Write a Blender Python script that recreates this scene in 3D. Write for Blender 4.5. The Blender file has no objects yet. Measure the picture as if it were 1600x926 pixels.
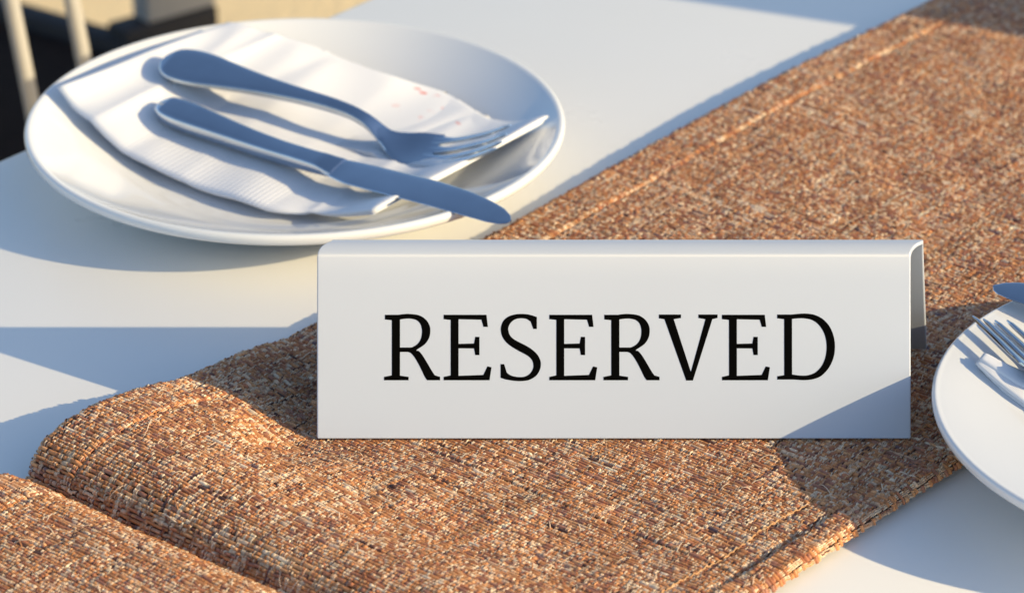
import bpy, bmesh, math, random
import numpy as np
from mathutils import Vector, Matrix

rng = np.random.default_rng(7)
random.seed(7)
sc = bpy.context.scene
COL = sc.collection
R = math.radians

# ------------------------------------------------------------------ camera
T = 0.75                                   # height of the table top (m)
PITCH = R(26.5)
FPX = 6000.0                               # focal length in pixels of the 1600 px wide photograph
CAM = np.array([-0.0446, -1.4765, T + 0.812])
cam = bpy.data.cameras.new('camera')
camo = bpy.data.objects.new('camera', cam)
COL.objects.link(camo)
sc.camera = camo
camo.location = CAM
camo.rotation_euler = (math.pi / 2 - PITCH, 0, 0)
cam.sensor_width = 36.0
cam.lens = FPX / 1600 * 36.0
cam.clip_start = 0.05
cam.clip_end = 200
cam.dof.use_dof = True
cam.dof.focus_distance = 1.675
cam.dof.aperture_fstop = 11.5
cam.dof.aperture_blades = 0

# ------------------------------------------------------------------ sky and sun
SUN = Vector((2.2, -0.9, 1.0)).normalized()          # towards the sun
w = bpy.data.worlds.new('World')
sc.world = w
w.use_nodes = True
nt = w.node_tree
sky = nt.nodes.new('ShaderNodeTexSky')
sky.sky_type = 'NISHITA'
sky.sun_disc = False
sky.sun_elevation = math.asin(SUN.z)
sky.sun_rotation = math.atan2(SUN.x, SUN.y)
sky.dust_density = 0.8
sky.ozone_density = 1.3
nt.links.new(sky.outputs[0], nt.nodes['Background'].inputs[0])
nt.nodes['Background'].inputs[1].default_value = 0.130
sl = bpy.data.lights.new('sun', 'SUN')
sl.energy = 4.1
sl.angle = R(0.53)
sl.color = (1.0, 0.785, 0.45)
so = bpy.data.objects.new('sun', sl)
COL.objects.link(so)
so.location = (2, -1, 3)
so.rotation_euler = SUN.to_track_quat('Z', 'Y').to_euler()
vs = sc.view_settings
vs.view_transform = 'Standard'
vs.look = 'None'
vs.gamma = 1
vs.exposure = 0.6
vs.use_curve_mapping = False
sc.cycles.caustics_reflective = False
sc.cycles.caustics_refractive = False

# ------------------------------------------------------------------ frames and helpers
AX = R(50.3)                                         # the table and its runner lie at this angle
U = np.array([math.cos(AX), math.sin(AX), 0.0])      # along the runner
V = np.array([math.sin(AX), -math.cos(AX), 0.0])     # across it, towards the right-hand plate
Z = np.array([0.0, 0.0, 1.0])
_f = np.array([0, math.cos(PITCH), -math.sin(PITCH)])
_u = np.array([0, math.sin(PITCH), math.cos(PITCH)])


def P(x, y, z=0.0):
    """point at height z above the table top that the photograph shows at pixel x, y"""
    d = (x - 800) / FPX * np.array([1.0, 0, 0]) + _f - (y - 463) / FPX * _u
    return CAM + d * ((T + z - CAM[2]) / d[2])


def uv(u, v, z=0.0):
    return u * U + v * V + z * Z


def link(o, parent=None):
    COL.objects.link(o)
    if parent is not None:
        o.parent = parent
    return o


def mesh(name, verts, faces, mat, parent=None, smooth=True, sharp=None):
    me = bpy.data.meshes.new(name)
    me.from_pydata([tuple(map(float, v)) for v in verts], [], faces)
    me.update()
    bm = bmesh.new()
    bm.from_mesh(me)
    bmesh.ops.recalc_face_normals(bm, faces=bm.faces)
    bm.to_mesh(me)
    bm.free()
    if smooth:
        me.polygons.foreach_set('use_smooth', [True] * len(me.polygons))
        if sharp:
            me.set_sharp_from_angle(angle=R(sharp))
    o = bpy.data.objects.new(name, me)
    if mat:
        me.materials.append(mat)
    return link(o, parent)


def bm_obj(name, bm, mat, parent=None, smooth=True, sharp=None):
    me = bpy.data.meshes.new(name)
    bmesh.ops.recalc_face_normals(bm, faces=bm.faces)
    bm.to_mesh(me)
    bm.free()
    if smooth:
        me.polygons.foreach_set('use_smooth', [True] * len(me.polygons))
        if sharp:
            me.set_sharp_from_angle(angle=R(sharp))
    if mat:
        me.materials.append(mat)
    return link(bpy.data.objects.new(name, me), parent)


def empty(name, loc, rz=0.0):
    o = bpy.data.objects.new(name, None)
    o.empty_display_size = 0.03
    o.location = Vector(tuple(map(float, loc)))
    o.rotation_euler = (0, 0, rz)
    return link(o)


def adopt(child, root):
    """parent a mesh built in world coordinates under an unrotated empty"""
    child.parent = root
    child.location = -root.location
    return child


def tag(o, label=None, cat=None, group=None, kind=None):
    if label:
        o['label'] = label
    if cat:
        o['category'] = cat
    if group:
        o['group'] = group
    if kind:
        o['kind'] = kind
    return o


def catmull(pts, n):
    """smooth curve through points; n samples per segment"""
    p = [np.asarray(q, float) for q in pts]
    p = [2 * p[0] - p[1]] + p + [2 * p[-1] - p[-2]]
    out = []
    for i in range(1, len(p) - 2):
        a, b, c, d = p[i - 1:i + 3]
        for k in range(n):
            t = k / n
            out.append(0.5 * ((2 * b) + (c - a) * t + (2 * a - 5 * b + 4 * c - d) * t * t + (3 * b - a - 3 * c + d) * t ** 3))
    out.append(p[-2])
    return out


def smoothstep(a, b, x):
    t = np.clip((x - a) / (b - a), 0, 1)
    return t * t * (3 - 2 * t)


def tube(path, rad, n=12, cap=True):
    path = [np.asarray(p, float) for p in path]
    vs_, fs = [], []
    up = np.array([0.0, 0.0, 1.0])
    for i, p in enumerate(path):
        t = path[min(i + 1, len(path) - 1)] - path[max(i - 1, 0)]
        t /= np.linalg.norm(t)
        a = np.cross(t, up)
        if np.linalg.norm(a) < 1e-3:
            a = np.cross(t, [1.0, 0, 0])
        a /= np.linalg.norm(a)
        b = np.cross(t, a)
        r = rad[i] if hasattr(rad, '__len__') else rad
        for k in range(n):
            an = 2 * math.pi * k / n
            vs_.append(p + r * (math.cos(an) * a + math.sin(an) * b))
    for i in range(len(path) - 1):
        for k in range(n):
            k2 = (k + 1) % n
            fs.append((i * n + k, i * n + k2, (i + 1) * n + k2, (i + 1) * n + k))
    if cap:
        fs.append(tuple(range(n)))
        fs.append(tuple((len(path) - 1) * n + k for k in range(n)))
    return vs_, fs


def box_bm(bm, cx, cy, cz, sx, sy, sz, ex=(1, 0, 0), ey=(0, 1, 0), ez=(0, 0, 1), bev=0.0, seg=2):
    ex, ey, ez = (np.asarray(q, float) for q in (ex, ey, ez))
    m = Matrix.Identity(4)
    for r_ in range(3):
        m[r_][0], m[r_][1], m[r_][2] = ex[r_] * sx, ey[r_] * sy, ez[r_] * sz
    m[0][3], m[1][3], m[2][3] = cx, cy, cz
    g = bmesh.ops.create_cube(bm, size=1.0, matrix=m)
    if bev:
        ed = list({e for v in g['verts'] for e in v.link_edges})
        bmesh.ops.bevel(bm, geom=ed, offset=bev, segments=seg, profile=0.5, affect='EDGES')


# ------------------------------------------------------------------ materials
def new_mat(name):
    m = bpy.data.materials.new(name)
    m.use_nodes = True
    return m, m.node_tree, m.node_tree.nodes['Principled BSDF']


def N(nt, typ, **kw):
    n = nt.nodes.new(typ)
    for k, v in kw.items():
        setattr(n, k, v)
    return n


def coords(nt, scale=1.0, kind='Object'):
    tc = N(nt, 'ShaderNodeTexCoord')
    mp = N(nt, 'ShaderNodeMapping')
    mp.inputs['Scale'].default_value = (scale,) * 3 if not hasattr(scale, '__len__') else scale
    nt.links.new(tc.outputs[kind], mp.inputs['Vector'])
    return mp.outputs[0]


def noise(nt, vec, scale, detail=4, rough=0.55):
    n = N(nt, 'ShaderNodeTexNoise')
    n.inputs['Scale'].default_value = scale
    n.inputs['Detail'].default_value = detail
    n.inputs['Roughness'].default_value = rough
    nt.links.new(vec, n.inputs['Vector'])
    return n.outputs['Fac']


def ramp(nt, fac, stops):
    r = N(nt, 'ShaderNodeValToRGB')
    el = r.color_ramp.elements
    while len(el) > 1:
        el.remove(el[-1])
    el[0].position, el[0].color = stops[0][0], (*stops[0][1], 1)
    for p, c in stops[1:]:
        e = el.new(p)
        e.color = (*c, 1)
    nt.links.new(fac, r.inputs[0])
    return r.outputs[0]


def bump(nt, h, strength, dist, b):
    n = N(nt, 'ShaderNodeBump')
    n.inputs['Strength'].default_value = strength
    n.inputs['Distance'].default_value = dist
    nt.links.new(h, n.inputs['Height'])
    nt.links.new(n.outputs[0], b.inputs['Normal'])


def maprange(nt, x, a, b_, c, d):
    n = N(nt, 'ShaderNodeMapRange')
    for i, q in enumerate((a, b_, c, d)):
        n.inputs[i + 1].default_value = q
    nt.links.new(x, n.inputs[0])
    return n.outputs[0]


def simple(name, col, rough, metal=0.0, var=0.06, scale=30, bmp=0.0, bscale=200, bdist=0.0005, rvar=0.0, coat=0.0, spec=0.5):
    m, nt, b = new_mat(name)
    v = coords(nt)
    f = noise(nt, v, scale)
    lo = tuple(c * (1 - var) for c in col)
    hi = tuple(min(1, c * (1 + var)) for c in col)
    nt.links.new(ramp(nt, f, [(0.3, lo), (0.7, hi)]), b.inputs['Base Color'])
    b.inputs['Metallic'].default_value = metal
    b.inputs['Specular IOR Level'].default_value = spec
    b.inputs['Roughness'].default_value = rough
    if rvar:
        nt.links.new(maprange(nt, noise(nt, v, scale * 3), 0.3, 0.7, max(0.02, rough - rvar), rough + rvar), b.inputs['Roughness'])
    if coat:
        b.inputs['Coat Weight'].default_value = coat
        b.inputs['Coat Roughness'].default_value = 0.05
    if bmp:
        bump(nt, noise(nt, v, bscale), bmp, bdist, b)
    return m


M_TABLE = simple('white_laminate', (0.80, 0.80, 0.785), 0.30, var=0.012, scale=5, rvar=0.03, spec=0.22)
M_SAND = simple('sand', (0.76, 0.60, 0.35), 0.95, var=0.08, scale=4, bmp=0.6, bscale=90, bdist=0.01)
M_PORC = simple('white_porcelain', (0.715, 0.74, 0.765), 0.05, var=0.01, scale=12, rvar=0.02, coat=0.3)
M_STEEL = simple('stainless_steel', (0.52, 0.57, 0.64), 0.055, metal=1.0, var=0.04, scale=60, rvar=0.03, bmp=0.02, bscale=120, bdist=0.0004)
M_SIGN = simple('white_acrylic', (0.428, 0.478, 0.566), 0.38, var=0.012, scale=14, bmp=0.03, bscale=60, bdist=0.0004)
_b = M_SIGN.node_tree.nodes['Principled BSDF']                # fine polishing marks run round the fold
_t = N(M_SIGN.node_tree, 'ShaderNodeTangent', direction_type='RADIAL', axis='X')
M_SIGN.node_tree.links.new(_t.outputs[0], _b.inputs['Tangent'])
_b.inputs['Specular IOR Level'].default_value = 1.0
_b.inputs['Anisotropic'].default_value = 0.95
_b.inputs['Anisotropic Rotation'].default_value = 0.25
M_INK = simple('black_print', (0.0025, 0.0025, 0.0025), 0.7, var=0.1, spec=0.0)
M_TUBE = simple('pale_painted_metal', (0.42, 0.42, 0.42), 0.4, var=0.04)
M_SEAT = simple('dark_brown_webbing', (0.016, 0.010, 0.008), 0.9, spec=0.08, var=0.25, scale=120, bmp=0.5, bscale=400, bdist=0.001)
M_RAIL = simple('charcoal_metal', (0.035, 0.034, 0.037), 0.6, spec=0.15, var=0.08)
M_POST = simple('grey_painted_post', (0.33, 0.33, 0.335), 0.6, var=0.06, scale=20)
M_STITCH = simple('stitch_thread', (0.50, 0.29, 0.14), 0.7, var=0.3, scale=300)


def yarn_material():
    m, nt, b = new_mat('paper_yarn')
    a = N(nt, 'ShaderNodeVertexColor', layer_name='yarn')
    v = coords(nt)
    f = noise(nt, v, 900, 2)
    mx = N(nt, 'ShaderNodeMix', data_type='RGBA', blend_type='MULTIPLY')
    mx.inputs['Factor'].default_value = 1.0
    nt.links.new(a.outputs['Color'], mx.inputs[6])
    nt.links.new(ramp(nt, f, [(0.3, (0.72, 0.70, 0.68)), (0.7, (1.15, 1.12, 1.1))]), mx.inputs[7])
    nt.links.new(mx.outputs[2], b.inputs['Base Color'])
    b.inputs['Roughness'].default_value = 0.36
    b.inputs['Specular IOR Level'].default_value = 0.26
    bump(nt, noise(nt, v, 2200, 2), 0.35, 0.0003, b)
    return m


M_YARN = yarn_material()
M_BACK = simple('runner_backing', (0.055, 0.028, 0.018), 0.9, var=0.3, scale=300)


def napkin_material():
    m, nt, b = new_mat('paper_napkin')
    uvn = N(nt, 'ShaderNodeUVMap', uv_map='UVMap')
    sep = N(nt, 'ShaderNodeSeparateXYZ')
    nt.links.new(uvn.outputs[0], sep.inputs[0])
    # embossed ribs along the borders
    wv = N(nt, 'ShaderNodeTexWave', wave_type='BANDS', bands_direction='X')
    wv.inputs['Scale'].default_value = 30
    wv.inputs['Distortion'].default_value = 0.3
    nt.links.new(uvn.outputs[0], wv.inputs['Vector'])
    edge = maprange(nt, sep.outputs[1], 0.20, 0.28, 1.0, 0.12)
    hm = N(nt, 'ShaderNodeMath', operation='MULTIPLY')
    nt.links.new(wv.outputs['Fac'], hm.inputs[0])
    nt.links.new(edge, hm.inputs[1])
    v = coords(nt)
    ha = N(nt, 'ShaderNodeMath', operation='MULTIPLY_ADD')
    nt.links.new(noise(nt, v, 700, 2), ha.inputs[0])
    ha.inputs[1].default_value = 0.5
    nt.links.new(hm.outputs[0], ha.inputs[2])
    bump(nt, ha.outputs[0], 0.22, 0.0005, b)
    # a faint red print near one corner
    vo = N(nt, 'ShaderNodeTexVoronoi', feature='F1')
    vo.inputs['Scale'].default_value = 26
    nt.links.new(uvn.outputs[0], vo.inputs['Vector'])
    dot = maprange(nt, vo.outputs['Distance'], 0.20, 0.34, 1.0, 0.0)
    msk = None
    for ch, lo, hi in ((0, 0.58, 0.80), (1, 0.30, 0.66)):
        a_ = maprange(nt, sep.outputs[ch], lo, lo + 0.03, 0, 1)
        b_ = maprange(nt, sep.outputs[ch], hi - 0.03, hi, 1, 0)
        q = N(nt, 'ShaderNodeMath', operation='MULTIPLY')
        nt.links.new(a_, q.inputs[0])
        nt.links.new(b_, q.inputs[1])
        if msk is None:
            msk = q.outputs[0]
        else:
            q2 = N(nt, 'ShaderNodeMath', operation='MULTIPLY')
            nt.links.new(msk, q2.inputs[0])
            nt.links.new(q.outputs[0], q2.inputs[1])
            msk = q2.outputs[0]
    gap = maprange(nt, noise(nt, uvn.outputs[0], 9, 1), 0.45, 0.53, 0, 1)
    for other in (dot, gap):
        q = N(nt, 'ShaderNodeMath', operation='MULTIPLY')
        nt.links.new(msk, q.inputs[0])
        nt.links.new(other, q.inputs[1])
        msk = q.outputs[0]
    nt.links.new(ramp(nt, msk, [(0.0, (0.85, 0.87, 0.91)), (0.9, (0.80, 0.30, 0.28))]), b.inputs['Base Color'])
    b.inputs['Roughness'].default_value = 0.9
    b.inputs['Specular IOR Level'].default_value = 0.2
    # paper lets a little light through
    tr = N(nt, 'ShaderNodeBsdfTranslucent')
    tr.inputs[0].default_value = (0.9, 0.88, 0.86, 1)
    mix = N(nt, 'ShaderNodeMixShader')
    mix.inputs[0].default_value = 0.12
    out = nt.nodes['Material Output']
    nt.links.new(b.outputs[0], mix.inputs[1])
    nt.links.new(tr.outputs[0], mix.inputs[2])
    nt.links.new(mix.outputs[0], out.inputs[0])
    return m


M_NAP = napkin_material()

# ------------------------------------------------------------------ ground, table, background
gr = mesh('ground', [(-30, -30, 0), (30, -30, 0), (30, 30, 0), (-30, 30, 0)], [(0, 1, 2, 3)], M_SAND, smooth=False)
tag(gr, kind='structure')

TV0, TV1, TU0, TU1 = -0.4325, 0.385, -0.80, 1.15
tb = empty('dining_table', uv((TU0 + TU1) / 2, (TV0 + TV1) / 2))
tag(tb, 'white laminate dining table with a straight edge at upper left, under the plates and runner', 'table')
bm = bmesh.new()
c = uv((TU0 + TU1) / 2, (TV0 + TV1) / 2)
box_bm(bm, c[0], c[1], T - 0.014, TU1 - TU0, TV1 - TV0, 0.028, U, -V, Z, bev=0.003, seg=3)
adopt(bm_obj('table_top', bm, M_TABLE, sharp=40), tb)
for su in (TU0 + 0.10, TU1 - 0.10):
    for sv in (TV0 + 0.10, TV1 - 0.10):
        bm = bmesh.new()
        q = uv(su, sv)
        box_bm(bm, q[0], q[1], (T - 0.0285) / 2, 0.05, 0.05, T - 0.0285, U, -V, Z, bev=0.003)
        adopt(bm_obj('leg', bm, M_TABLE, sharp=40), tb)


def PV(x, y, v0):
    """point of the upright plane across = v0 that the photograph shows at pixel x, y"""
    d = (x - 800) / FPX * np.array([1.0, 0, 0]) + _f - (y - 463) / FPX * _u
    return CAM + d * ((v0 - CAM @ V) / (d @ V))


def chair_parts(root, o0, ea, eb, wa, wb, zs):
    """seat with rails; o0 is the middle of the seat on the floor"""
    def w_(a, b, z):
        return o0 + a * ea + b * eb + z * Z
    bm = bmesh.new()
    q = w_(0, 0, zs)
    box_bm(bm, q[0], q[1], q[2], wa - .045, wb - .045, 0.022, ea, eb, Z, bev=0.008)
    adopt(bm_obj('seat', bm, M_SEAT, sharp=40), root)
    for a, b, sa, sb in ((wa / 2 - .011, 0, .022, wb - .0445), (-wa / 2 + .011, 0, .022, wb - .0445), (0, wb / 2 - .011, wa, .022), (0, -wb / 2 + .011, wa, .022)):
        bm = bmesh.new()
        q = w_(a, b, zs + .002)
        box_bm(bm, q[0], q[1], q[2], sa, sb, 0.036, ea, eb, Z, bev=0.005)
        adopt(bm_obj('seat_rail', bm, M_RAIL, sharp=40), root)
    for sa in (-1, 1):
        for sb in (-1, 1):
            v_, f_ = tube([w_(sa * (wa / 2 - .02), sb * (wb / 2 - .02), 0.0), w_(sa * (wa / 2 - .025), sb * (wb / 2 - .025), zs - .016)], 0.010)
            adopt(mesh('leg', v_, f_, M_TUBE, sharp=40), root)
    return w_


# the chair beside the table edge: dark seat, and two pale posts that rise from its near side
zs = T - 0.30
far_r, far_l = P(219, 55, -0.281), P(0, -8, -0.281)
ea = (far_r - far_l) / np.linalg.norm(far_r - far_l)
eb = np.array([ea[1], -ea[0], 0.0])
o0 = far_r - ea * 0.12 + eb * 0.36
o0[2] = 0
ch = empty('chair', o0)
cw = chair_parts(ch, o0, ea, eb, 0.78, 0.72, zs)
tops = []
for pix in ([(2, -75), (17, 0), (33, 80), (49, 160), (63, 240)], [(98, -75), (112, 0), (126, 70), (139, 140), (155, 220)]):
    pts = [PV(x, y, -0.712) for x, y in pix]
    low_ = pts[-1] + (pts[-1] - pts[0]) * ((zs + .018 - pts[-1][2]) / (pts[-1][2] - pts[0][2]))
    up_ = pts[0] + (pts[0] - pts[-1]) * 1.5
    tops.append((up_, pts[0] + (pts[0] - pts[-1]) * .6))
    v_, f_ = tube([up_] + pts + [low_], 0.0050)
    adopt(mesh('back_post', v_, f_, M_TUBE, sharp=40), ch)
for k in (0, 1):
    v_, f_ = tube([tops[0][k], tops[1][k]], 0.0055)
    adopt(mesh('back_rail', v_, f_, M_TUBE, sharp=40), ch)
pa, pb_ = P(233, 60, -0.281), P(338, 30, -0.281)
ex = (pb_ - pa) / np.linalg.norm(pb_ - pa)
ey = np.array([-ex[1], ex[0], 0])
wd = np.linalg.norm(pb_ - pa)
q = (pa + pb_) / 2 + ey * .011
bm = bmesh.new()
box_bm(bm, q[0], q[1], 0.48 + .25, wd, .022, 0.50, ex, ey, Z, bev=0.002)
adopt(bm_obj('back_upright', bm, M_POST, sharp=40), ch)
bm = bmesh.new()
box_bm(bm, q[0] - ex[0] * .01, q[1] - ex[1] * .01, 0.469, wd + .022, .026, 0.0215, ex, ey, Z, bev=0.002)
adopt(bm_obj('bracket', bm, M_RAIL, sharp=40), ch)
tag(ch, 'dark seated chair with slim pale metal back posts beside the table edge', 'chair')

# unseen second chair, added past the right-hand table edge to shade its far end
o2_ = uv(0.905, 0.235)
shade_chair = empty('chair', o2_)
cw2 = chair_parts(shade_chair, o2_, -V, U, 0.46, 0.46, 0.44)
for b0 in (0.21, -0.21):
    v_, f_ = tube(catmull([cw2(-.242, b0, 0.0), cw2(-.242, b0, 0.44), cw2(-.245, b0, T), cw2(-.265, b0, T + 0.40)], 5), 0.010)
    adopt(mesh('back_post', v_, f_, M_TUBE, sharp=40), shade_chair)
bm = bmesh.new()
q = cw2(-.2555, 0, T + 0.20)
box_bm(bm, q[0], q[1], q[2], 0.015, 0.425, 0.40, -V, U, Z, bev=0.006)
adopt(bm_obj('backrest', bm, M_SEAT, sharp=40), shade_chair)
tag(shade_chair, 'unseen chair added on the right to shade the far end of the runner', 'chair')

# ------------------------------------------------------------------ table runner
VF, VN = -0.178, 0.128                      # far and near long edges
US, UE = -0.30, 0.60                        # extent along U
FAR = [(-0.34, .007), (-0.30, .0085), (-0.26, .0115), (-0.235, .0135), (-0.212, .0132), (-0.200, .0112), (-0.1925, .0065), (-0.1875, .0035),
       (-0.1845, .0040), (-0.1815, .0105), (-0.1755, .0158), (-0.164, .0200), (-0.152, .0217), (-0.136, .0214), (-0.120, .0195),
       (-0.105, .0164), (-0.089, .0130), (-0.064, .0112), (-0.038, .0100), (-0.010, .0078), (0.03, .0058), (0.12, .0046), (0.18, .0062),
       (0.25, .0084), (0.356, .0105), (0.5, .0088), (0.70, .006)]
NEAR = [(-0.34, .006), (-0.26, .0095), (-0.235, .0112), (-0.212, .0112), (-0.200, .0098), (-0.1925, .0060), (-0.1875, .0035),
        (-0.1845, .0038), (-0.1815, .0085), (-0.1755, .0125), (-0.164, .0150), (-0.150, .0145), (-0.135, .0118), (-0.115, .0082), (-0.09, .0060),
        (-0.05, .0052), (0.0, .005), (0.70, .005)]


def prof(tab):
    p = np.array(catmull(tab, 12))
    o = np.argsort(p[:, 0])
    return p[o, 0], p[o, 1]


FU, FZ = prof(FAR)
NU, NZ = prof(NEAR)
SGN_D, SGN_Z, SGN_X = 0.0875, 0.006, 0.1300


def wob(x, y):
    return (np.sin(x * 41 + 1.3) * np.sin(y * 37 + .4) + .6 * np.sin(x * 83 - y * 61 + 2.1) + .4 * np.sin(x * 140 + y * 117))


def height(u, v):
    k = smoothstep(0.0, 0.20, v - VF)
    z = np.interp(u, FU, FZ) * (1 - k) + np.interp(u, NU, NZ) * k
    z = z + 0.00045 * wob(u, v) * smoothstep(0.0, 0.02, v - VF) * smoothstep(0, 0.02, VN - v)
    # turned hem along both long sides
    z = z + 0.0007 * smoothstep(VF + .032, VF + .024, v)
    z = z - 0.0007 * np.exp(-((v - (VF + .028)) / .0012) ** 2)
    st = VN - .0145 + .0008 * np.sin(u * 60)
    z = z + 0.0022 * smoothstep(st - .0012, st + .0012, v) * (1 - .35 * smoothstep(VN - .006, VN, v))
    z = z - 0.0010 * np.exp(-((v - (st - .0022)) / .0018) ** 2)
    z = z - 0.0005 * np.exp(-((v - (VN - .030)) / .0012) ** 2)
    # pressed flat below the sign
    x, y = u * U[0] + v * V[0], u * U[1] + v * V[1]
    dx = np.maximum(np.abs(x) - (SGN_X + .004), 0)
    dy = np.maximum(np.abs(y - SGN_D / 2) - (SGN_D / 2 + .004), 0)
    m = 1 - smoothstep(0.0, 0.035, np.hypot(dx, dy))
    lim = 0.0046
    return np.where(z > lim, lim + (z - lim) * (1 - m), z)


def surf(u, v):
    u, v = np.asarray(u, float), np.asarray(v, float)
    z = T + height(u, v)
    return u[..., None] * U + v[..., None] * V + z[..., None] * Z


# arc length along the runner so that the weave keeps its size on the folds
fu = np.linspace(US, UE, 6000)
fz = 0.6 * np.interp(fu, FU, FZ) + 0.4 * np.interp(fu, NU, NZ)
arc = np.concatenate([[0], np.cumsum(np.hypot(np.diff(fu), np.diff(fz)))])

rows = [0.0]
while rows[-1] < arc[-1]:
    rows.append(rows[-1] + float(np.clip(rng.normal(0.00205, 0.00042), 0.0013, 0.0036)))
rows = np.array(rows[:-1])
row_p = np.diff(np.append(rows, rows[-1] + 0.002))
row_u = np.interp(rows + row_p / 2, arc, fu)
cols = [0.0]
while cols[-1] < VN - VF:
    cols.append(cols[-1] + float(np.clip(rng.normal(0.00222, 0.00040), 0.0014, 0.0033)))
cols = np.array(cols[:-1])
col_p = np.diff(np.append(cols, cols[-1] + 0.002))
nr, nc = len(rows), len(cols)

PAL = np.array([(0.56, 0.252, 0.104), (0.44, 0.180, 0.090), (0.66, 0.35, 0.165), (0.36, 0.168, 0.110),     # oranges and rusts
                (0.82, 0.66, 0.48), (0.74, 0.53, 0.36), (0.64, 0.40, 0.25),                                   # creams and tans
                (0.10, 0.048, 0.038), (0.18, 0.11, 0.11)])                                                    # dark strands
ii, jj = np.meshgrid(np.arange(nr), np.arange(nc), indexing='ij')
# each weft row and each warp column carries its own mood; slubs last for a few cells
rowtone = rng.normal(0, 1, nr)
low = rng.normal(0, 1, (nr // 9 + 2, nc // 5 + 2))
lowf = low[ii // 9, jj // 5] * .8 + rng.normal(0, 1, nc // 3 + 2)[jj // 3] * .9
isA = np.zeros((nr, nc), bool)
for i in range(nr):
    pa_ = np.clip(0.62 + 0.18 * rowtone[i], 0.25, 0.92)          # chance that a thread dives after one cell
    j, st_ = 0, bool(i % 2) if rng.random() < .75 else rng.random() < .5
    while j < nc:
        ln = 1 + (rng.random() > pa_) + 2 * (rng.random() > .94)
        isA[i, j:j + ln] = st_ and rng.random() > .12
        st_ = not st_
        j += ln
jit_u = (rng.random((nr, nc)) - .5) * 0.00025
jit_n = (rng.random((nr, nc)) - .5) * 0.00045 + 0.0003 * rowtone[ii] * .5
jit_v = (rng.random((nr, nc)) - .5) * 0.0005 + 0.0006 * np.sin(ii * .9)[:, :] * 0.4
cu = row_u[ii] + jit_u
cv = np.clip(VF + cols[jj] + col_p[jj] / 2 + jit_v, VF, VN)
e = 6e-4
c0 = surf(cu, cv)
tu = surf(cu + e, cv) - surf(cu - e, cv)
tv = surf(cu, np.clip(cv + e, VF, VN)) - surf(cu, np.clip(cv - e, VF, VN))
tu /= np.linalg.norm(tu, axis=-1, keepdims=True)
tv /= np.linalg.norm(tv, axis=-1, keepdims=True)
# cells of the outermost columns roll over the edge
for jedge, sgn in ((0, -1), (1, -1), (nc - 1, 1), (nc - 2, 1)):
    tilt = R(62 if jedge in (0, nc - 1) else 24)
    drop = 0.0019 if jedge in (0, nc - 1) else 0.0004
    n_ = np.cross(tu[:, jedge], tv[:, jedge])
    n_ *= np.sign(n_[:, 2:3])
    c0[:, jedge] -= n_ * drop
    tv[:, jedge] = tv[:, jedge] * math.cos(tilt) - sgn * n_ * math.sin(tilt)
nn = np.cross(tu, tv)
nn *= np.where((nn[..., 2:3]) < 0, -1, 1)
c0 = c0 + nn * jit_n[..., None]

VV, FF, CC = [], [], []
voff = 0


def emit(tv_, tu_, n_, c_, tmpl, quads, sv, su, sn, col):
    """tmpl (K,3): across v, along u, up; scaled by sv, su, sn for every cell"""
    global voff
    k = len(tmpl)
    p = (c_[:, None, :] + tmpl[None, :, 0:1] * sv[:, None, None] * tv_[:, None, :]
         + tmpl[None, :, 1:2] * su[:, None, None] * tu_[:, None, :] + tmpl[None, :, 2:3] * sn[:, None, None] * n_[:, None, :])
    VV.append(p.reshape(-1, 3))
    off = voff + np.arange(len(c_)) * k
    FF.append((off[:, None, None] + quads[None]).reshape(-1, 4))
    CC.append(np.repeat(col, k, axis=0))
    voff += len(c_) * k


# float of a thick weft yarn (lies across the runner)
tA, qA = [], []
prof_l = [(-.62, -.55, .72), (-.38, .35, .96), (0, .55, 1.0), (.38, .35, .96), (.62, -.55, .72)]
for (x, zo, s) in prof_l:
    for a_ in (-1.0, -.5, .5, 1.0):
        tA.append((x, a_ * .42 * s, math.sqrt(max(0, 1 - a_ * a_)) * s + zo * .55 - .45))
for r_ in range(4):
    for k in range(3):
        b_ = r_ * 4 + k
        qA.append((b_, b_ + 4, b_ + 5, b_ + 1))
tA, qA = np.array(tA), np.array(qA)
weft_col = rng.choice(9, (nr, nc // 9 + 4), p=[.34, .22, .20, .12, .03, .04, .03, .01, .01])
weft_ph = rng.integers(0, 9, nr)
nxt = np.roll(isA, -1, 1) & isA
prv = np.roll(isA, 1, 1) & isA
tA2 = np.array([(x * 1.1, a_ * .41 * (.97 if abs(x) > .5 else 1), math.sqrt(max(0, 1 - a_ * a_)) + (.02 if abs(x) > .5 else .12) - .38)
                for (x, zo, s) in prof_l for a_ in (-1.0, -.5, .5, 1.0)])
for tmpl_, sel in ((tA, isA & ~(nxt | prv)), (tA2, isA & (nxt | prv))):
  n_ = sel.sum()
  pick = weft_col[ii[sel], (jj[sel] + weft_ph[ii[sel]]) // 9]
  rnd = rng.random(n_) < .22
  pick = np.where(rnd, rng.choice(9, n_, p=[.30, .22, .18, .14, .03, .06, .04, .02, .01]), pick)
  colA = PAL[pick] * (1 + 0.08 * rng.normal(0, 1, (n_, 1))) * (1 + 0.05 * lowf[sel][:, None])
  emit(tv[sel], tu[sel], nn[sel], c0[sel], tmpl_, qA, col_p[jj[sel]] * 1.10, row_p[ii[sel]] * 1.0, 0.00095 + 0.00030 * rng.random(n_), colA)

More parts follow.
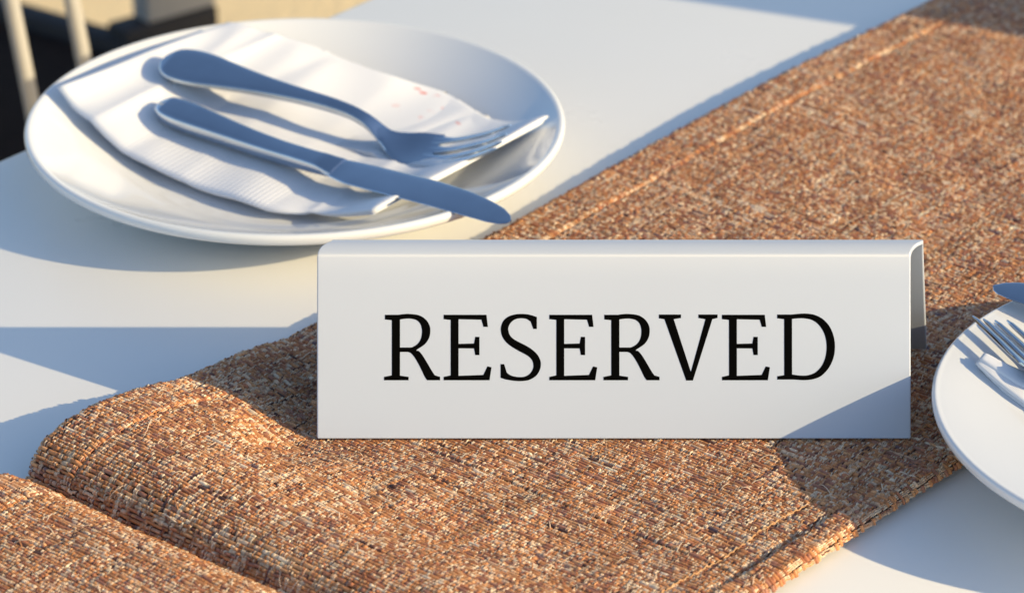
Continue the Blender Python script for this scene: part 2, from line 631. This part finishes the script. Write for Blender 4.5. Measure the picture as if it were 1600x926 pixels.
# floats of fine warp strands, three or four side by side, arching over the weft
tB, qB = [], []
for (y, zz) in ((-.66, -.80), (-.26, .52), (.26, .52), (.66, -.80)):
    for a_, h_ in ((-1.0, -.75), (0, .30), (1.0, -.75)):
        tB.append((a_ * .5, y, zz + h_ * .62))
for r_ in range(3):
    for k in range(2):
        b_ = r_ * 3 + k
        qB.append((b_, b_ + 1, b_ + 4, b_ + 3))
tB, qB = np.array(tB), np.array(qB)
sel = ~isA
bi, bj = ii[sel], jj[sel]
NS = 3
strand_col = rng.choice(9, (nr // 16 + 2, nc, NS), p=[.12, .09, .12, .07, .24, .18, .12, .04, .02])
for k in range(NS):
    n_ = len(bi)
    sc_ = strand_col[bi // 16, bj, k]
    rnd = rng.random(n_) < .35
    sc_ = np.where(rnd, rng.choice(9, n_, p=[.12, .09, .12, .07, .24, .18, .12, .04, .02]), sc_)
    colB = PAL[sc_] * (1 + 0.09 * rng.normal(0, 1, (n_, 1))) * (1 + 0.06 * lowf[sel][:, None])
    wv = col_p[bj] / NS
    cc = c0[sel] + tv[sel] * ((k - (NS - 1) / 2) * wv)[:, None] + tu[sel] * ((rng.random(n_) - .5) * .0002)[:, None]
    emit(tv[sel], tu[sel], nn[sel], cc, tB, qB, wv * (0.78 + .2 * rng.random(n_)), row_p[bi] * (0.98 + .22 * rng.random(n_)),
         0.00085 + 0.00035 * rng.random(n_), colB)

# a few loose fibres that stand off the weave
nf = 500
fi, fj = rng.integers(2, nr - 2, nf), rng.integers(3, nc - 3, nf)
tF, qF = [], []
for (y, zz) in ((-.5, -.2), (-.17, .9), (.17, 1.0), (.5, -.1)):
    for a_, h_ in ((-1.0, -.2), (0, .2), (1.0, -.2)):
        tF.append((a_ * .5, y, zz + h_ * .3))
for r_ in range(3):
    for k in range(2):
        b_ = r_ * 3 + k
        qF.append((b_, b_ + 1, b_ + 4, b_ + 3))
ang = rng.normal(0, .7, nf)
d1 = tu[fi, fj] * np.cos(ang)[:, None] + tv[fi, fj] * np.sin(ang)[:, None]
d2 = tv[fi, fj] * np.cos(ang)[:, None] - tu[fi, fj] * np.sin(ang)[:, None]
emit(d2, d1, nn[fi, fj], c0[fi, fj] + nn[fi, fj] * 0.0004, np.array(tF), np.array(qF), np.full(nf, .00045), .004 + .005 * rng.random(nf),
     .0008 + .0008 * rng.random(nf), PAL[rng.choice([4, 5, 0, 4], nf)])

VV, FF, CC = np.concatenate(VV), np.concatenate(FF), np.clip(np.concatenate(CC), 0.01, 0.95)
rn_loc = uv(0.17, -0.025, T)
VV = VV - rn_loc
me = bpy.data.meshes.new('woven_yarn')
me.vertices.add(len(VV))
me.vertices.foreach_set('co', VV.astype(np.float32).ravel())
me.loops.add(FF.size)
me.loops.foreach_set('vertex_index', FF.astype(np.int32).ravel())
me.polygons.add(len(FF))
me.polygons.foreach_set('loop_start', np.arange(0, FF.size, 4, dtype=np.int32))
me.polygons.foreach_set('use_smooth', np.ones(len(FF), dtype=bool))
ca = me.attributes.new('yarn', 'FLOAT_COLOR', 'POINT')
ca.data.foreach_set('color', np.column_stack([CC, np.ones(len(CC))]).astype(np.float32).ravel())
me.update(calc_edges=True)
me.materials.append(M_YARN)
rn = empty('table_runner', rn_loc)
tag(rn, 'coarse woven orange brown and cream table runner, bunched into a fold at lower left', 'table runner')
yo = link(bpy.data.objects.new('woven_yarn', me), rn)
tag(yo, kind='stuff')

# body of the cloth just below the yarns
gu = np.interp(np.linspace(0, arc[-1], 420), arc, fu)
gv = np.linspace(VF + .0034, VN - .0030, 90)
GU, GV = np.meshgrid(gu, gv, indexing='ij')
top = surf(GU, GV) - 0.0010 * Z
bot = top.copy()
bot[..., 2] = np.maximum(top[..., 2] - 0.0035, T + 0.0004)
a_, b_ = GU.shape
vsl = np.concatenate([top.reshape(-1, 3), bot.reshape(-1, 3)]) - rn_loc
fs = []
o2 = a_ * b_
for i in range(a_ - 1):
    for j in range(b_ - 1):
        k = i * b_ + j
        fs.append((k, k + 1, k + b_ + 1, k + b_))
        fs.append((o2 + k, o2 + k + b_, o2 + k + b_ + 1, o2 + k + 1))
for i in range(a_ - 1):
    for j in (0, b_ - 1):
        k = i * b_ + j
        fs.append((k, k + b_, o2 + k + b_, o2 + k))
for j in range(b_ - 1):
    for i in (0, a_ - 1):
        k = i * b_ + j
        fs.append((k, k + 1, o2 + k + 1, o2 + k))
mesh('backing', vsl, fs, M_BACK, rn)

# hem stitching
for v0, ua in ((VF + 0.0255, 0.10), (VN - 0.031, -0.12)):
    us = np.linspace(ua, UE - .01, 900)
    vv = v0 + 0.0005 * np.sin(us * 90) + 0.0003 * np.sin(us * 331)
    pth = surf(us, vv) + Z * (0.0006 + 0.0004 * np.sin(us * 1500) if v0 > 0 else 0.0002 + 0 * us)[:, None] - rn_loc
    v_, f_ = tube(pth, 0.00022 if v0 < 0 else 0.00036, 6)
    mesh('stitching', v_, f_, M_STITCH, rn)

# ------------------------------------------------------------------ plates
PH, PR = 0.030, 0.1355
UNDER = [(.1322, .02965), (.1342, .02985), (.1354, .0288), (.1355, .0270), (.1345, .0250), (.1315, .0234), (.122, .0190), (.108, .0122),
         (.095, .0068), (.084, .0034), (.079, .0014), (.0765, .0002), (.0735, .0002), (.072, .0018), (.066, .0028), (.0, .0030)]
DEEP = [(0.0, .0062), (.050, .0063), (.064, .0064), (.074, .0072), (.081, .0088), (.088, .0106), (.096, .0134), (.108, .0182), (.120, .0235), (.1285, .0277)] + UNDER
FLAT = [(0.0, .0150), (.050, .0151), (.070, .0158), (.080, .0192), (.088, .0228), (.096, .0244), (.110, .0266), (.122, .0284), (.129, .0293)] + UNDER


def make_plate(loc, label, inside, scale=1.0, zs=1.0):
    pr = catmull(inside, 3)
    n = 128
    vs_, fs_ = [], []
    for (r_, z_) in pr:
        r_ = max(r_, 0.0004)
        for k in range(n):
            an = 2 * math.pi * k / n
            vs_.append((r_ * scale * math.cos(an), r_ * scale * math.sin(an), z_ * zs))
    for i in range(len(pr) - 1):
        for k in range(n):
            k2 = (k + 1) % n
            fs_.append((i * n + k, i * n + k2, (i + 1) * n + k2, (i + 1) * n + k))
    fs_.append(tuple(range(n)))
    fs_.append(tuple((len(pr) - 1) * n + k for k in range(n)))
    o = mesh('dinner_plate', vs_, fs_, M_PORC)
    o.location = Vector(tuple(map(float, loc)))
    return tag(o, label, 'plate', 'white dinner plates on the table')


PL = np.array([-0.1535, 0.290, T + 0.0003])
make_plate(PL, 'large white porcelain plate at upper left, whole, holding a napkin, fork and knife', DEEP)
PRT = np.array([0.1376 + PR - .0016, -0.024, T + 0.006])
make_plate(PRT, 'white porcelain plate cut off by the right edge of the picture', FLAT)


# ------------------------------------------------------------------ napkins
def make_napkin(name, t0, t1, tm, label, layers=3, seed=0, th=0.0011, gap=0.0014, wr=1.0, lift_=0.0, folds=()):
    """control rows of (pixel x, pixel y, height): t0 near edge, tm middle, t1 far edge"""
    lr = np.random.default_rng(seed)
    n = 14
    tq = [tuple(np.array(a) * .6 + np.array(b) * .4 + np.array([0, 0, lift_])) for a, b in zip(t0, tm)]
    r0, rq, rm, r1 = (np.array(catmull([P(*q) for q in t], n)) for t in (t0, tq, tm, t1))
    ns = len(r0)
    nt_ = 40
    tt = np.linspace(0, 1, nt_)
    G = np.zeros((ns, nt_, 3))
    for k, t in enumerate(tt):
        kn = (0, .2, .5, 1)
        for a, rr in enumerate((r0, rq, rm, r1)):
            wgt = 1.0
            for b in range(4):
                if b != a:
                    wgt *= (t - kn[b]) / (kn[a] - kn[b])
            G[:, k] += rr * wgt
    S, TT = np.meshgrid(np.linspace(0, 1, ns), tt, indexing='ij')
    # soft creases running across the napkin and along it
    h = np.zeros_like(S)
    for _ in range(6):
        ang = lr.normal(0.6, 0.5)
        ph = lr.random() * 6.28
        fr = lr.uniform(9, 26)
        d = S * math.cos(ang) * 1.9 + TT * math.sin(ang)
        h += (0.0005 / (fr / 12)) * (1 - 2 * np.abs(np.sin(d * fr / 2 + ph))) * np.exp(-((d - lr.random() * 2) / .5) ** 2)
    h += 0.0007 * np.sin(S * 17 + TT * 5 + seed) * np.sin(TT * 9 + 1)
    for (s0, k_, amp, wd_) in folds:                  # pressed folds: position, slant, height, width
        d = np.abs(S - s0 - k_ * TT)
        h += amp * np.exp(-d / wd_)
    G[..., 2] += h * wr
    du = np.gradient(G, axis=0)
    dv = np.gradient(G, axis=1)
    nrm = np.cross(du, dv)
    nrm /= np.linalg.norm(nrm, axis=-1, keepdims=True)
    nrm *= np.sign(nrm[..., 2:3])
    verts, faces, uvs = [], [], []
    for L in range(layers):
        off = -gap * L + 0.0006 * L * (np.sin(S * 7 + L * 2) * np.cos(TT * 5 + L)) * 0.5
        shr = 1 - 0.012 * L
        cen = G.reshape(-1, 3).mean(0)
        Gl = cen + (G - cen) * shr + nrm * off[..., None]
        rim = np.minimum(np.minimum(S, 1 - S) * 26, np.minimum(TT, 1 - TT) * 15).clip(0, 1)
        hth = th * 0.5 * np.sqrt(1 - (1 - rim) ** 2) + 0.00012
        b0 = len(verts)
        for sgn in (1, -1):
            q = (Gl + sgn * nrm * hth[..., None]).reshape(-1, 3)
            verts.extend(list(q))
            uvs.extend(list(np.stack([S, TT], -1).reshape(-1, 2)))
        half = ns * nt_
        for i in range(ns - 1):
            for j in range(nt_ - 1):
                k = b0 + i * nt_ + j
                faces.append((k, k + nt_, k + nt_ + 1, k + 1))
                faces.append((half + k, half + k + 1, half + k + nt_ + 1, half + k + nt_))
        for i in range(ns - 1):
            for j in (0, nt_ - 1):
                k = b0 + i * nt_ + j
                faces.append((k, k + nt_, half + k + nt_, half + k))
        for j in range(nt_ - 1):
            for i in (0, ns - 1):
                k = b0 + i * nt_ + j
                faces.append((k, k + 1, half + k + 1, half + k))
    verts = np.array(verts)
    base = verts.mean(0)
    base[2] = verts[:, 2].min()
    o = mesh(name, verts - base, faces, M_NAP)
    o.location = Vector(tuple(map(float, base)))
    ul = o.data.uv_layers.new(name='UVMap')
    li = np.zeros(len(o.data.loops), dtype=np.int32)
    o.data.loops.foreach_get('vertex_index', li)
    ul.data.foreach_set('uv', np.array(uvs)[li].astype(np.float32).ravel())
    return tag(o, label, 'napkin')


def on_plate(px, py, off, inside=None, cen=None):
    """pixel and height at which the view ray px, py meets a plate, plus off"""
    inside, cen = inside or DEEP, PL if cen is None else cen
    pr_ = np.array(inside[:len(inside) - 14])
    z = .02
    for _ in range(60):
        q = P(px, py, z)
        z = .6 * z + .4 * (np.interp(np.hypot(q[0] - cen[0], q[1] - cen[1]), pr_[:, 0], pr_[:, 1]) + off + cen[2] - T)
    return (px, py, z)


def on_right(px, py, off):
    return on_plate(px, py, off, FLAT, PRT)


make_napkin('paper_napkin',
            [on_plate(88, 136, .0075)] + [on_plate(x, y, .0060) for x, y in ((130, 184), (192, 236), (300, 288), (415, 325), (500, 333))] + [(582, 331, .0255)],
            [(220, 99, .0365), (258, 132, .0310), (310, 166, .0255), (420, 200, .0215), (530, 228, .0205), (625, 254, .0220), (704, 264, .0285)],
            [(320, 47, .0375), (380, 68, .0345), (450, 92, .0305), (560, 138, .0255), (660, 168, .0215), (740, 210, .0230), (824, 199, .0330)],
            'folded white paper napkin with faint red print lying across the left plate', seed=3, layers=4, gap=0.0013, th=0.0013, lift_=0.0022,
            folds=((.20, .02, .0022, .05), (.33, .10, -.0014, .04), (.47, -.12, .0013, .04), (.66, .15, -.0012, .05), (.80, -.05, .0012, .03)))
make_napkin('paper_napkin',
            [on_right(x, y, .0024) for x, y in ((1524, 568), (1556, 596), (1600, 630), (1660, 672), (1740, 715))],
            [on_right(x, y, .0042) for x, y in ((1529, 562), (1568, 588), (1617, 617), (1685, 655), (1770, 690))],
            [on_right(x, y, .0052) for x, y in ((1535, 554), (1580, 578), (1635, 604), (1710, 638), (1800, 668))],
            'white paper napkin with ragged fold under the fork on the right plate', seed=5, layers=2, gap=0.0019, th=0.0015, wr=.12)


# ------------------------------------------------------------------ cutlery
def loft(cs, lats, nrms, hw, ht, n=20, power=2.4, flat_bottom=1.0):
    vs_, fs_ = [], []
    for c_, l_, n_, a_, b_ in zip(cs, lats, nrms, hw, ht):
        for k in range(n):
            an = 2 * math.pi * k / n
            cx = math.copysign(abs(math.cos(an)) ** (2 / power), math.cos(an))
            cy = math.copysign(abs(math.sin(an)) ** (2 / power), math.sin(an))
            vs_.append(c_ + l_ * a_ * cx + n_ * b_ * cy)
    m = len(cs)
    for i in range(m - 1):
        for k in range(n):
            k2 = (k + 1) % n
            fs_.append((i * n + k, i * n + k2, (i + 1) * n + k2, (i + 1) * n + k))
    fs_.append(tuple(range(n)))
    fs_.append(tuple((m - 1) * n + k for k in range(n)))
    return vs_, fs_


def frame(path, roll):
    path = np.array(path)
    t = np.gradient(path, axis=0)
    t /= np.linalg.norm(t, axis=1, keepdims=True)
    d = path[-1] - path[0]
    d[2] = 0
    d /= np.linalg.norm(d)
    lat0 = np.array([-d[1], d[0], 0.0])
    lats, nrms = [], []
    for k in range(len(path)):
        n0 = np.cross(t[k], lat0)
        n0 /= np.linalg.norm(n0)
        if n0[2] < 0:
            n0 = -n0
        l_ = math.cos(roll) * lat0 + math.sin(roll) * n0
        n_ = math.cos(roll) * n0 - math.sin(roll) * lat0
        lats.append(l_)
        nrms.append(n_)
    return np.array(lats), np.array(nrms)


def path_at(A, B, zt, s):
    """straight in plan from A to B, heights zt = [(s, z)]"""
    zt = np.array(catmull(zt, 10))
    o = np.argsort(zt[:, 0])
    z = np.interp(s, zt[o, 0], zt[o, 1])
    return [A * (1 - q) + B * q + np.array([0, 0, z_ + T - (A * (1 - q) + B * q)[2]]) for q, z_ in zip(s, z)]


def make_fork(A, B, zt, roll, label, wsc=1.0):
    L = np.linalg.norm((B - A)[:2])
    base = (A + B) / 2
    base[2] = T + min(z for _, z in zt)
    root = tag(empty('fork', base), label, 'fork', 'forks laid on the plates')
    ws = np.array([(0, .0030), (.008, .0062), (.025, .0091), (.05, .0108), (.09, .0113), (.14, .0105), (.21, .0083), (.30, .0060), (.40, .0044),
                   (.50, .0036), (.57, .0033), (.62, .0035), (.66, .0048), (.695, .0080), (.725, .0107), (.76, .0119), (.80, .0123), (.815, .0123)])
    wi = np.array(catmull([tuple(q) for q in ws], 6))
    s = np.unique(np.concatenate([np.linspace(0, .05, 14), np.linspace(.05, .67, 64)]))
    pth = np.array(path_at(A, B, zt, s))
    allp = np.array(path_at(A, B, zt, np.linspace(0, 1, 201)))
    la, na = frame(allp, roll)

    def fr(sv):
        return (np.stack([np.interp(sv, np.linspace(0, 1, 201), la[:, k]) for k in range(3)], 1),
                np.stack([np.interp(sv, np.linspace(0, 1, 201), na[:, k]) for k in range(3)], 1))
    l_, n_ = fr(s)
    hw = np.interp(s, wi[:, 0], wi[:, 1]) * wsc
    th = np.interp(s, [0, .02, .1, .3, .5, .60, .64, .67], [.0012, .0020, .0022, .0024, .0026, .0022, .0013, .0005])
    v_, f_ = loft(pth, l_, n_, hw, th, n=28, power=3.4)
    adopt(mesh('handle', v_, f_, M_STEEL, sharp=50), root)
    # the head: a dished plate with slightly raised sides
    s = np.linspace(.605, .80, 34)
    pth = np.array(path_at(A, B, zt, s))
    l_, n_ = fr(s)
    hw = np.interp(s, wi[:, 0], wi[:, 1]) * wsc
    nx = 17
    vs_, fs_ = [], []
    for sg in (1, -1):
        for i in range(len(s)):
            tk = np.interp(s[i], [.605, .64, .66, .74, .80], [.0010, .0014, .0014, .0009, .0008])
            for k in range(nx):
                x = -1 + 2 * k / (nx - 1)
                dish = 0.0016 * x * x * smoothstep(.66, .75, s[i])
                edge = math.sqrt(max(0.0, 1 - abs(x) ** 6))
                vs_.append(pth[i] + l_[i] * hw[i] * x + n_[i] * (dish + sg * tk * (0.25 + .75 * edge) * (1 if s[i] > .66 else math.sqrt(1 - .9 * x * x))))
    half = len(s) * nx
    for i in range(len(s) - 1):
        for k in range(nx - 1):
            q = i * nx + k
            fs_.append((q, q + 1, q + nx + 1, q + nx))
            fs_.append((half + q, half + q + nx, half + q + nx + 1, half + q + 1))
        for k in (0, nx - 1):
            q = i * nx + k
            fs_.append((q, q + nx, half + q + nx, half + q))
    for i in (0, len(s) - 1):
        for k in range(nx - 1):
            q = i * nx + k
            fs_.append((q, q + 1, half + q + 1, half + q))
    head = adopt(mesh('head', vs_, fs_, M_STEEL, sharp=50), root)
    for k in range(4):
        s = np.concatenate([np.linspace(.775, .97, 26), np.linspace(.975, 1.0, 8)])
        pth = np.array(path_at(A, B, zt, s))
        l_, n_ = fr(s)
        x = (-1 + 2 * (k + .5) / 4)
        cen = pth + l_ * (x * np.interp(s, [.775, 1], [.0122, .0112]) * wsc)[:, None] + n_ * (0.0016 * x * x)
        hw = np.interp(s, [.775, .80, .83, .95, .985, 1.0], [.0029, .0025, .0016, .0013, .0010, .0005]) * wsc
        th = np.interp(s, [.775, .90, .985, 1.0], [.0009, .0011, .0009, .0004])
        v_, f_ = loft(cen, l_, n_, hw, th, n=12, power=3.0)
        tn = mesh('tine', v_, f_, M_STEEL, sharp=50)
        tn.parent = head
        tn.location = (0, 0, 0)
    return root


def make_knife(A, B, zt, roll, label, flip=False):
    base = (A + B) / 2
    base[2] = T + min(z for _, z in zt)
    root = tag(empty('table_knife', base), label, 'knife', 'knives laid on the plates')
    S = np.linspace(0, 1, 201)
    allp = np.array(path_at(A, B, zt, S))
    la, na = frame(allp, roll)

    def fr(sv):
        return (np.stack([np.interp(sv, S, la[:, k]) for k in range(3)], 1), np.stack([np.interp(sv, S, na[:, k]) for k in range(3)], 1))
    s = np.unique(np.concatenate([np.linspace(0, .05, 16), np.linspace(.05, .515, 50)]))
    wi = np.array(catmull([(0, .0020), (.006, .0052), (.02, .0072), (.045, .0083), (.09, .0085), (.16, .0075), (.26, .0063), (.38, .0056), (.46, .0058), (.515, .0070)], 6))
    hw = np.interp(s, wi[:, 0], wi[:, 1])
    th = np.interp(s, [0, .02, .1, .4, .47, .515], [.0026, .0040, .0044, .0042, .0036, .0017])
    l_, n_ = fr(s)
    v_, f_ = loft(np.array(path_at(A, B, zt, s)), l_, n_, hw, th, n=32, power=4.2)
    adopt(mesh('handle', v_, f_, M_STEEL, sharp=50), root)
    s = np.unique(np.concatenate([np.linspace(.49, .93, 40), np.linspace(.93, 1, 20)]))
    up = np.interp(s, [.49, .52, .56, .76, .86, .92, .96, .985, 1.0], [.0064, .0074, .0080, .0080, .0066, .0046, .0022, -.0008, -.0044])     # spine side
    dn = np.interp(s, [.49, .52, .56, .70, .90, .95, .98, .993, 1.0], [.0064, .0080, .0098, .0106, .0106, .0102, .0092, .0078, .0056])
    if flip:
        up, dn = dn, up
    l_, n_ = fr(s)
    cs = np.array(path_at(A, B, zt, s)) + l_ * ((up - dn) / 2)[:, None]
    v_, f_ = loft(cs, l_, n_, (up + dn) / 2, np.interp(s, [.49, .53, .95, 1], [.0014, .0010, .0007, .0004]), n=24, power=2.6)
    adopt(mesh('blade', v_, f_, M_STEEL, sharp=50), root)
    return root


make_fork(P(256, 94, .0405), P(788, 216, .0425), [(0, .0405), (.25, .0395), (.5, .0380), (.60, .0345), (.67, .0270), (.74, .0238), (.82, .0255), (.92, .0335), (1, .0425)],
          R(17), 'steel fork resting tines up on the napkin of the left plate, behind the knife', wsc=1.12)
make_knife(P(250, 166, .0295), P(808, 337, .0335), [(0, .0295), (.3, .0262), (.5, .0275), (.8, .0322), (1, .0335)], R(14),
           'steel table knife crossing the left plate rim, tip pointing at the sign')
tip = on_right(1546, 500, .0050)
fd = P(*tip)
fdir = np.array([0.454, -0.891, 0])
make_fork(fd + fdir * .215, fd, [(0, .044), (.3, .044), (.5, .043), (.60, .0410), (.68, .0370), (.76, .0352), (.84, .0360), (.92, .0380), (1, tip[2])],
          R(20), 'steel fork at the right picture edge, tines over the right plate rim', wsc=1.22)
kt = P(1561, 437, .0435)
kdir = np.array([0.80, -0.60, 0])
make_knife(kt + kdir * .22, kt, [(0, .042), (.5, .0425), (1, .0435)], R(-14), 'steel knife whose rounded tip shows above the fork at the right edge', flip=True)

# ------------------------------------------------------------------ reserved sign
zb = T + SGN_Z + 0.0003
W2 = 0.1300
H, r_o, th = 0.084, 0.008, 0.0019
half = SGN_D / 2
ang = math.atan2(H, half)                           # slope of the faces
cz = H - r_o / math.cos(ang)
SHEAR = 0.0155                                      # the two faces were not folded quite square


def side_profile(r_, inset):
    """outer (inset 0) or inner outline in (y, z), front foot to back foot"""
    out = []
    n_f = np.array([-math.sin(ang), math.cos(ang)])
    n_b = np.array([math.sin(ang), math.cos(ang)])
    d_f = np.array([math.cos(ang), math.sin(ang)])
    d_b = np.array([math.cos(ang), -math.sin(ang)])
    foot_f = -n_f * inset
    foot_f = foot_f - d_f * (foot_f[1] / d_f[1])
    foot_b = np.array([SGN_D, 0]) - n_b * inset
    foot_b = foot_b - d_b * (foot_b[1] / d_b[1])
    cen = np.array([half, cz])
    pf, pb = cen + n_f * r_, cen + n_b * r_
    for k in range(8):
        out.append(foot_f + (pf - foot_f) * k / 8)
    a0, a1 = math.atan2(n_f[1], n_f[0]), math.atan2(n_b[1], n_b[0])
    for k in range(17):
        a_ = a0 + (a1 - a0) * k / 16
        out.append(cen + r_ * np.array([math.cos(a_), math.sin(a_)]))
    for k in range(1, 9):
        out.append(pb + (foot_b - pb) * k / 8)
    return out


def shear(y, z):
    # the front face is square; the fold and the back face run off to the right
    y0 = half - r_o * math.sin(ang)
    y1 = half + r_o * math.sin(ang)
    if y <= y0 or (z < cz - 0.001 and y < half):
        return 0.0
    a_ = min(1.0, (y - y0) / (y1 - y0))
    b_ = max(0.0, (y - y1) / (SGN_D - y1))
    c_ = 0.0060 * (1 - math.cos(min(1.0, a_ / 0.55) * math.pi / 2)) + 0.0010 * max(0.0, (a_ - .55) / .45)
    return c_ + (SHEAR - 0.0070) * b_


po_ = side_profile(r_o, 0.0)
pi_ = side_profile(r_o - th, th)
loop = po_ + pi_[::-1]
nl = len(loop)
bm = bmesh.new()
xs = [-W2, W2]
rings = []
for x in xs:
    rings.append([bm.verts.new((x + shear(y, z), y, zb + z)) for (y, z) in loop])
for k in range(nl):
    k2 = (k + 1) % nl
    bm.faces.new((rings[0][k], rings[1][k], rings[1][k2], rings[0][k2]))
m_ = len(po_)
for rg in rings:
    for k in range(m_ - 1):
        bm.faces.new((rg[k], rg[k + 1], rg[nl - 2 - k], rg[nl - 1 - k]))
bmesh.ops.recalc_face_normals(bm, faces=bm.faces)
ed = [e_ for e_ in bm.edges if e_.calc_face_angle(0) > R(50)]
bmesh.ops.bevel(bm, geom=ed, offset=0.00055, segments=2, profile=0.5, affect='EDGES')
sg = empty('reserved_sign', (0, half, zb))
tag(sg, 'glossy white tent sign reading RESERVED in black capitals, standing on the runner', 'sign')
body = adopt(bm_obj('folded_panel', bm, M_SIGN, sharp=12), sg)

# lettering: outlines in units of 1/6.667 photograph pixel, (x, y, curved)
K = 6.6667
c1 = 1


def lift(pts, k, ox):
    return [(p[0] * k + ox, p[1] * k) + tuple(p[2:]) for p in pts]


GR = [[(75, 102), (215, 102, 1), (270, 95, 1), (330, 93, 1), (430, 107, 1), (500, 150, 1), (540, 212, 1), (548, 272, 1), (535, 340, 1), (490, 405, 1), (405, 463, 1),
       (430, 475, 1), (470, 522, 1), (520, 602, 1), (560, 670, 1), (595, 722, 1), (650, 738), (650, 773), (515, 773), (490, 738, 1), (440, 635, 1), (390, 548, 1), (348, 497, 1), (315, 483, 1),
       (232, 483), (232, 725), (322, 738), (322, 773), (66, 773), (66, 738), (147, 722), (147, 158), (75, 150)],
      [(232, 150), (290, 142, 1), (340, 142, 1), (400, 155, 1), (440, 190, 1), (458, 240, 1), (460, 290, 1), (448, 350, 1), (415, 400, 1), (360, 433, 1), (320, 437, 1), (232, 437)]]
GE = [[(687, 102), (1133, 102), (1148, 226), (1102, 226), (1080, 153), (842, 148), (842, 400), (1003, 396), (1016, 328), (1060, 328), (1060, 515), (1016, 515), (1003, 447),
       (842, 446), (842, 727), (1100, 718), (1143, 630), (1186, 640), (1165, 773), (687, 773), (687, 738), (760, 722), (760, 155), (687, 147)]]
GS = [[(1658, 125), (1658, 247), (1621, 247), (1593, 172, 1), (1550, 145, 1), (1490, 138, 1), (1430, 150, 1), (1385, 185, 1), (1362, 230, 1), (1362, 265, 1), (1380, 315, 1), (1430, 360, 1),
       (1533, 412, 1), (1593, 447, 1), (1655, 500, 1), (1690, 557, 1), (1700, 610, 1), (1688, 670, 1), (1648, 730, 1), (1583, 768, 1), (1533, 779, 1), (1470, 782, 1), (1400, 776, 1), (1330, 764, 1),
       (1280, 748), (1280, 607), (1317, 607), (1345, 695, 1), (1380, 720, 1), (1430, 735, 1), (1490, 740, 1), (1540, 732, 1), (1585, 705, 1), (1615, 660, 1), (1621, 612, 1), (1606, 565, 1), (1573, 530, 1), (1533, 505, 1),
       (1480, 478, 1), (1400, 432, 1), (1340, 385, 1), (1300, 330, 1), (1283, 270, 1), (1286, 218, 1), (1312, 160, 1), (1362, 120, 1), (1430, 98, 1), (1500, 93, 1), (1560, 97, 1), (1610, 108, 1)]]
GV_ = [lift([(-3, 82), (188, 82), (188, 112), (125, 122), (272, 568), (398, 122), (338, 112), (338, 82), (503, 82), (503, 112), (458, 122), (290, 642), (232, 642), (45, 122), (-3, 115)], 1.2084, 2933.5)]
GD = [lift([(1017, 82), (1140, 82, 1), (1200, 76, 1), (1270, 74, 1), (1340, 85, 1), (1410, 120, 1), (1470, 185, 1), (1505, 270, 1), (1515, 352, 1), (1505, 440, 1), (1465, 530, 1), (1400, 600, 1), (1330, 630, 1),
            (1250, 639, 1), (1160, 634, 1), (1017, 634), (1017, 605), (1077, 596), (1077, 122), (1017, 115)], 1.2084, 2933.5),
      lift([(1145, 120), (1190, 115, 1), (1250, 115, 1), (1320, 130, 1), (1380, 175, 1), (1425, 250, 1), (1442, 340, 1), (1435, 430, 1), (1405, 510, 1), (1350, 570, 1), (1290, 595, 1), (1240, 600, 1), (1190, 597, 1), (1145, 590)], 1.2084, 2933.5)]


def outline(pts):
    out = []
    n = len(pts)
    cv_ = [len(p) > 2 for p in pts]
    for i in range(n):
        b = np.array(pts[i][:2], float)
        c_ = np.array(pts[(i + 1) % n][:2], float)
        out.append(b)
        if cv_[i] and cv_[(i + 1) % n]:
            a = np.array(pts[i - 1][:2], float) if cv_[i - 1] else 2 * b - c_
            d = np.array(pts[(i + 2) % n][:2], float) if cv_[(i + 2) % n] else 2 * c_ - b
            for k in range(1, 4):
                t = k / 4
                out.append(0.5 * ((2 * b) + (c_ - a) * t + (2 * a - 5 * b + 4 * c_ - d) * t * t + (3 * b - a - 3 * c_ + d) * t ** 3))
    return out


# axes of the front face: x to the right, q up the slope
q_ = np.array([0, math.cos(ang), math.sin(ang)])
nf_ = np.array([0, -math.sin(ang), math.cos(ang)])
PXM = 928 / (2 * W2)                                # photograph pixels per metre at the face
SLP = PXM * (math.cos(ang) * math.sin(R(28.4)) + math.sin(ang) * math.cos(R(28.4))) * 0.985
for glyph, shift in ((GR, 0), (GE, 0), (GS, 0), (GE, 1101), (GR, 2286), (GV_, 0), (GE, 2900), (GD, 0)):
    cu_ = bpy.data.curves.new('letter', 'CURVE')
    cu_.dimensions = '2D'
    cu_.fill_mode = 'BOTH'
    cu_.extrude = 0.00003
    for cont in glyph:
        pts = outline(cont)
        sp = cu_.splines.new('POLY')
        sp.points.add(len(pts) - 1)
        sp.use_cyclic_u = True
        for k, (x, y) in enumerate(pts):
            px, py = 590 + (x + shift) / K, 480 + y / K
            sp.points[k].co = ((px - 959) / PXM, (686 - py) / SLP, 0, 1)
    tmp = bpy.data.objects.new('letter', cu_)
    me = bpy.data.meshes.new_from_object(tmp)
    bpy.data.objects.remove(tmp)
    me.materials.append(M_INK)
    lo = link(bpy.data.objects.new('letter', me), body)
    m4 = Matrix(((1, q_[0], nf_[0], 0), (0, q_[1], nf_[1], 0), (0, q_[2], nf_[2], 0), (0, 0, 0, 1)))
    org = np.array([SHEAR * 0, 0, zb]) + nf_ * 0.00006
    m4.translation = Vector(tuple(org))
    lo.matrix_basis = m4
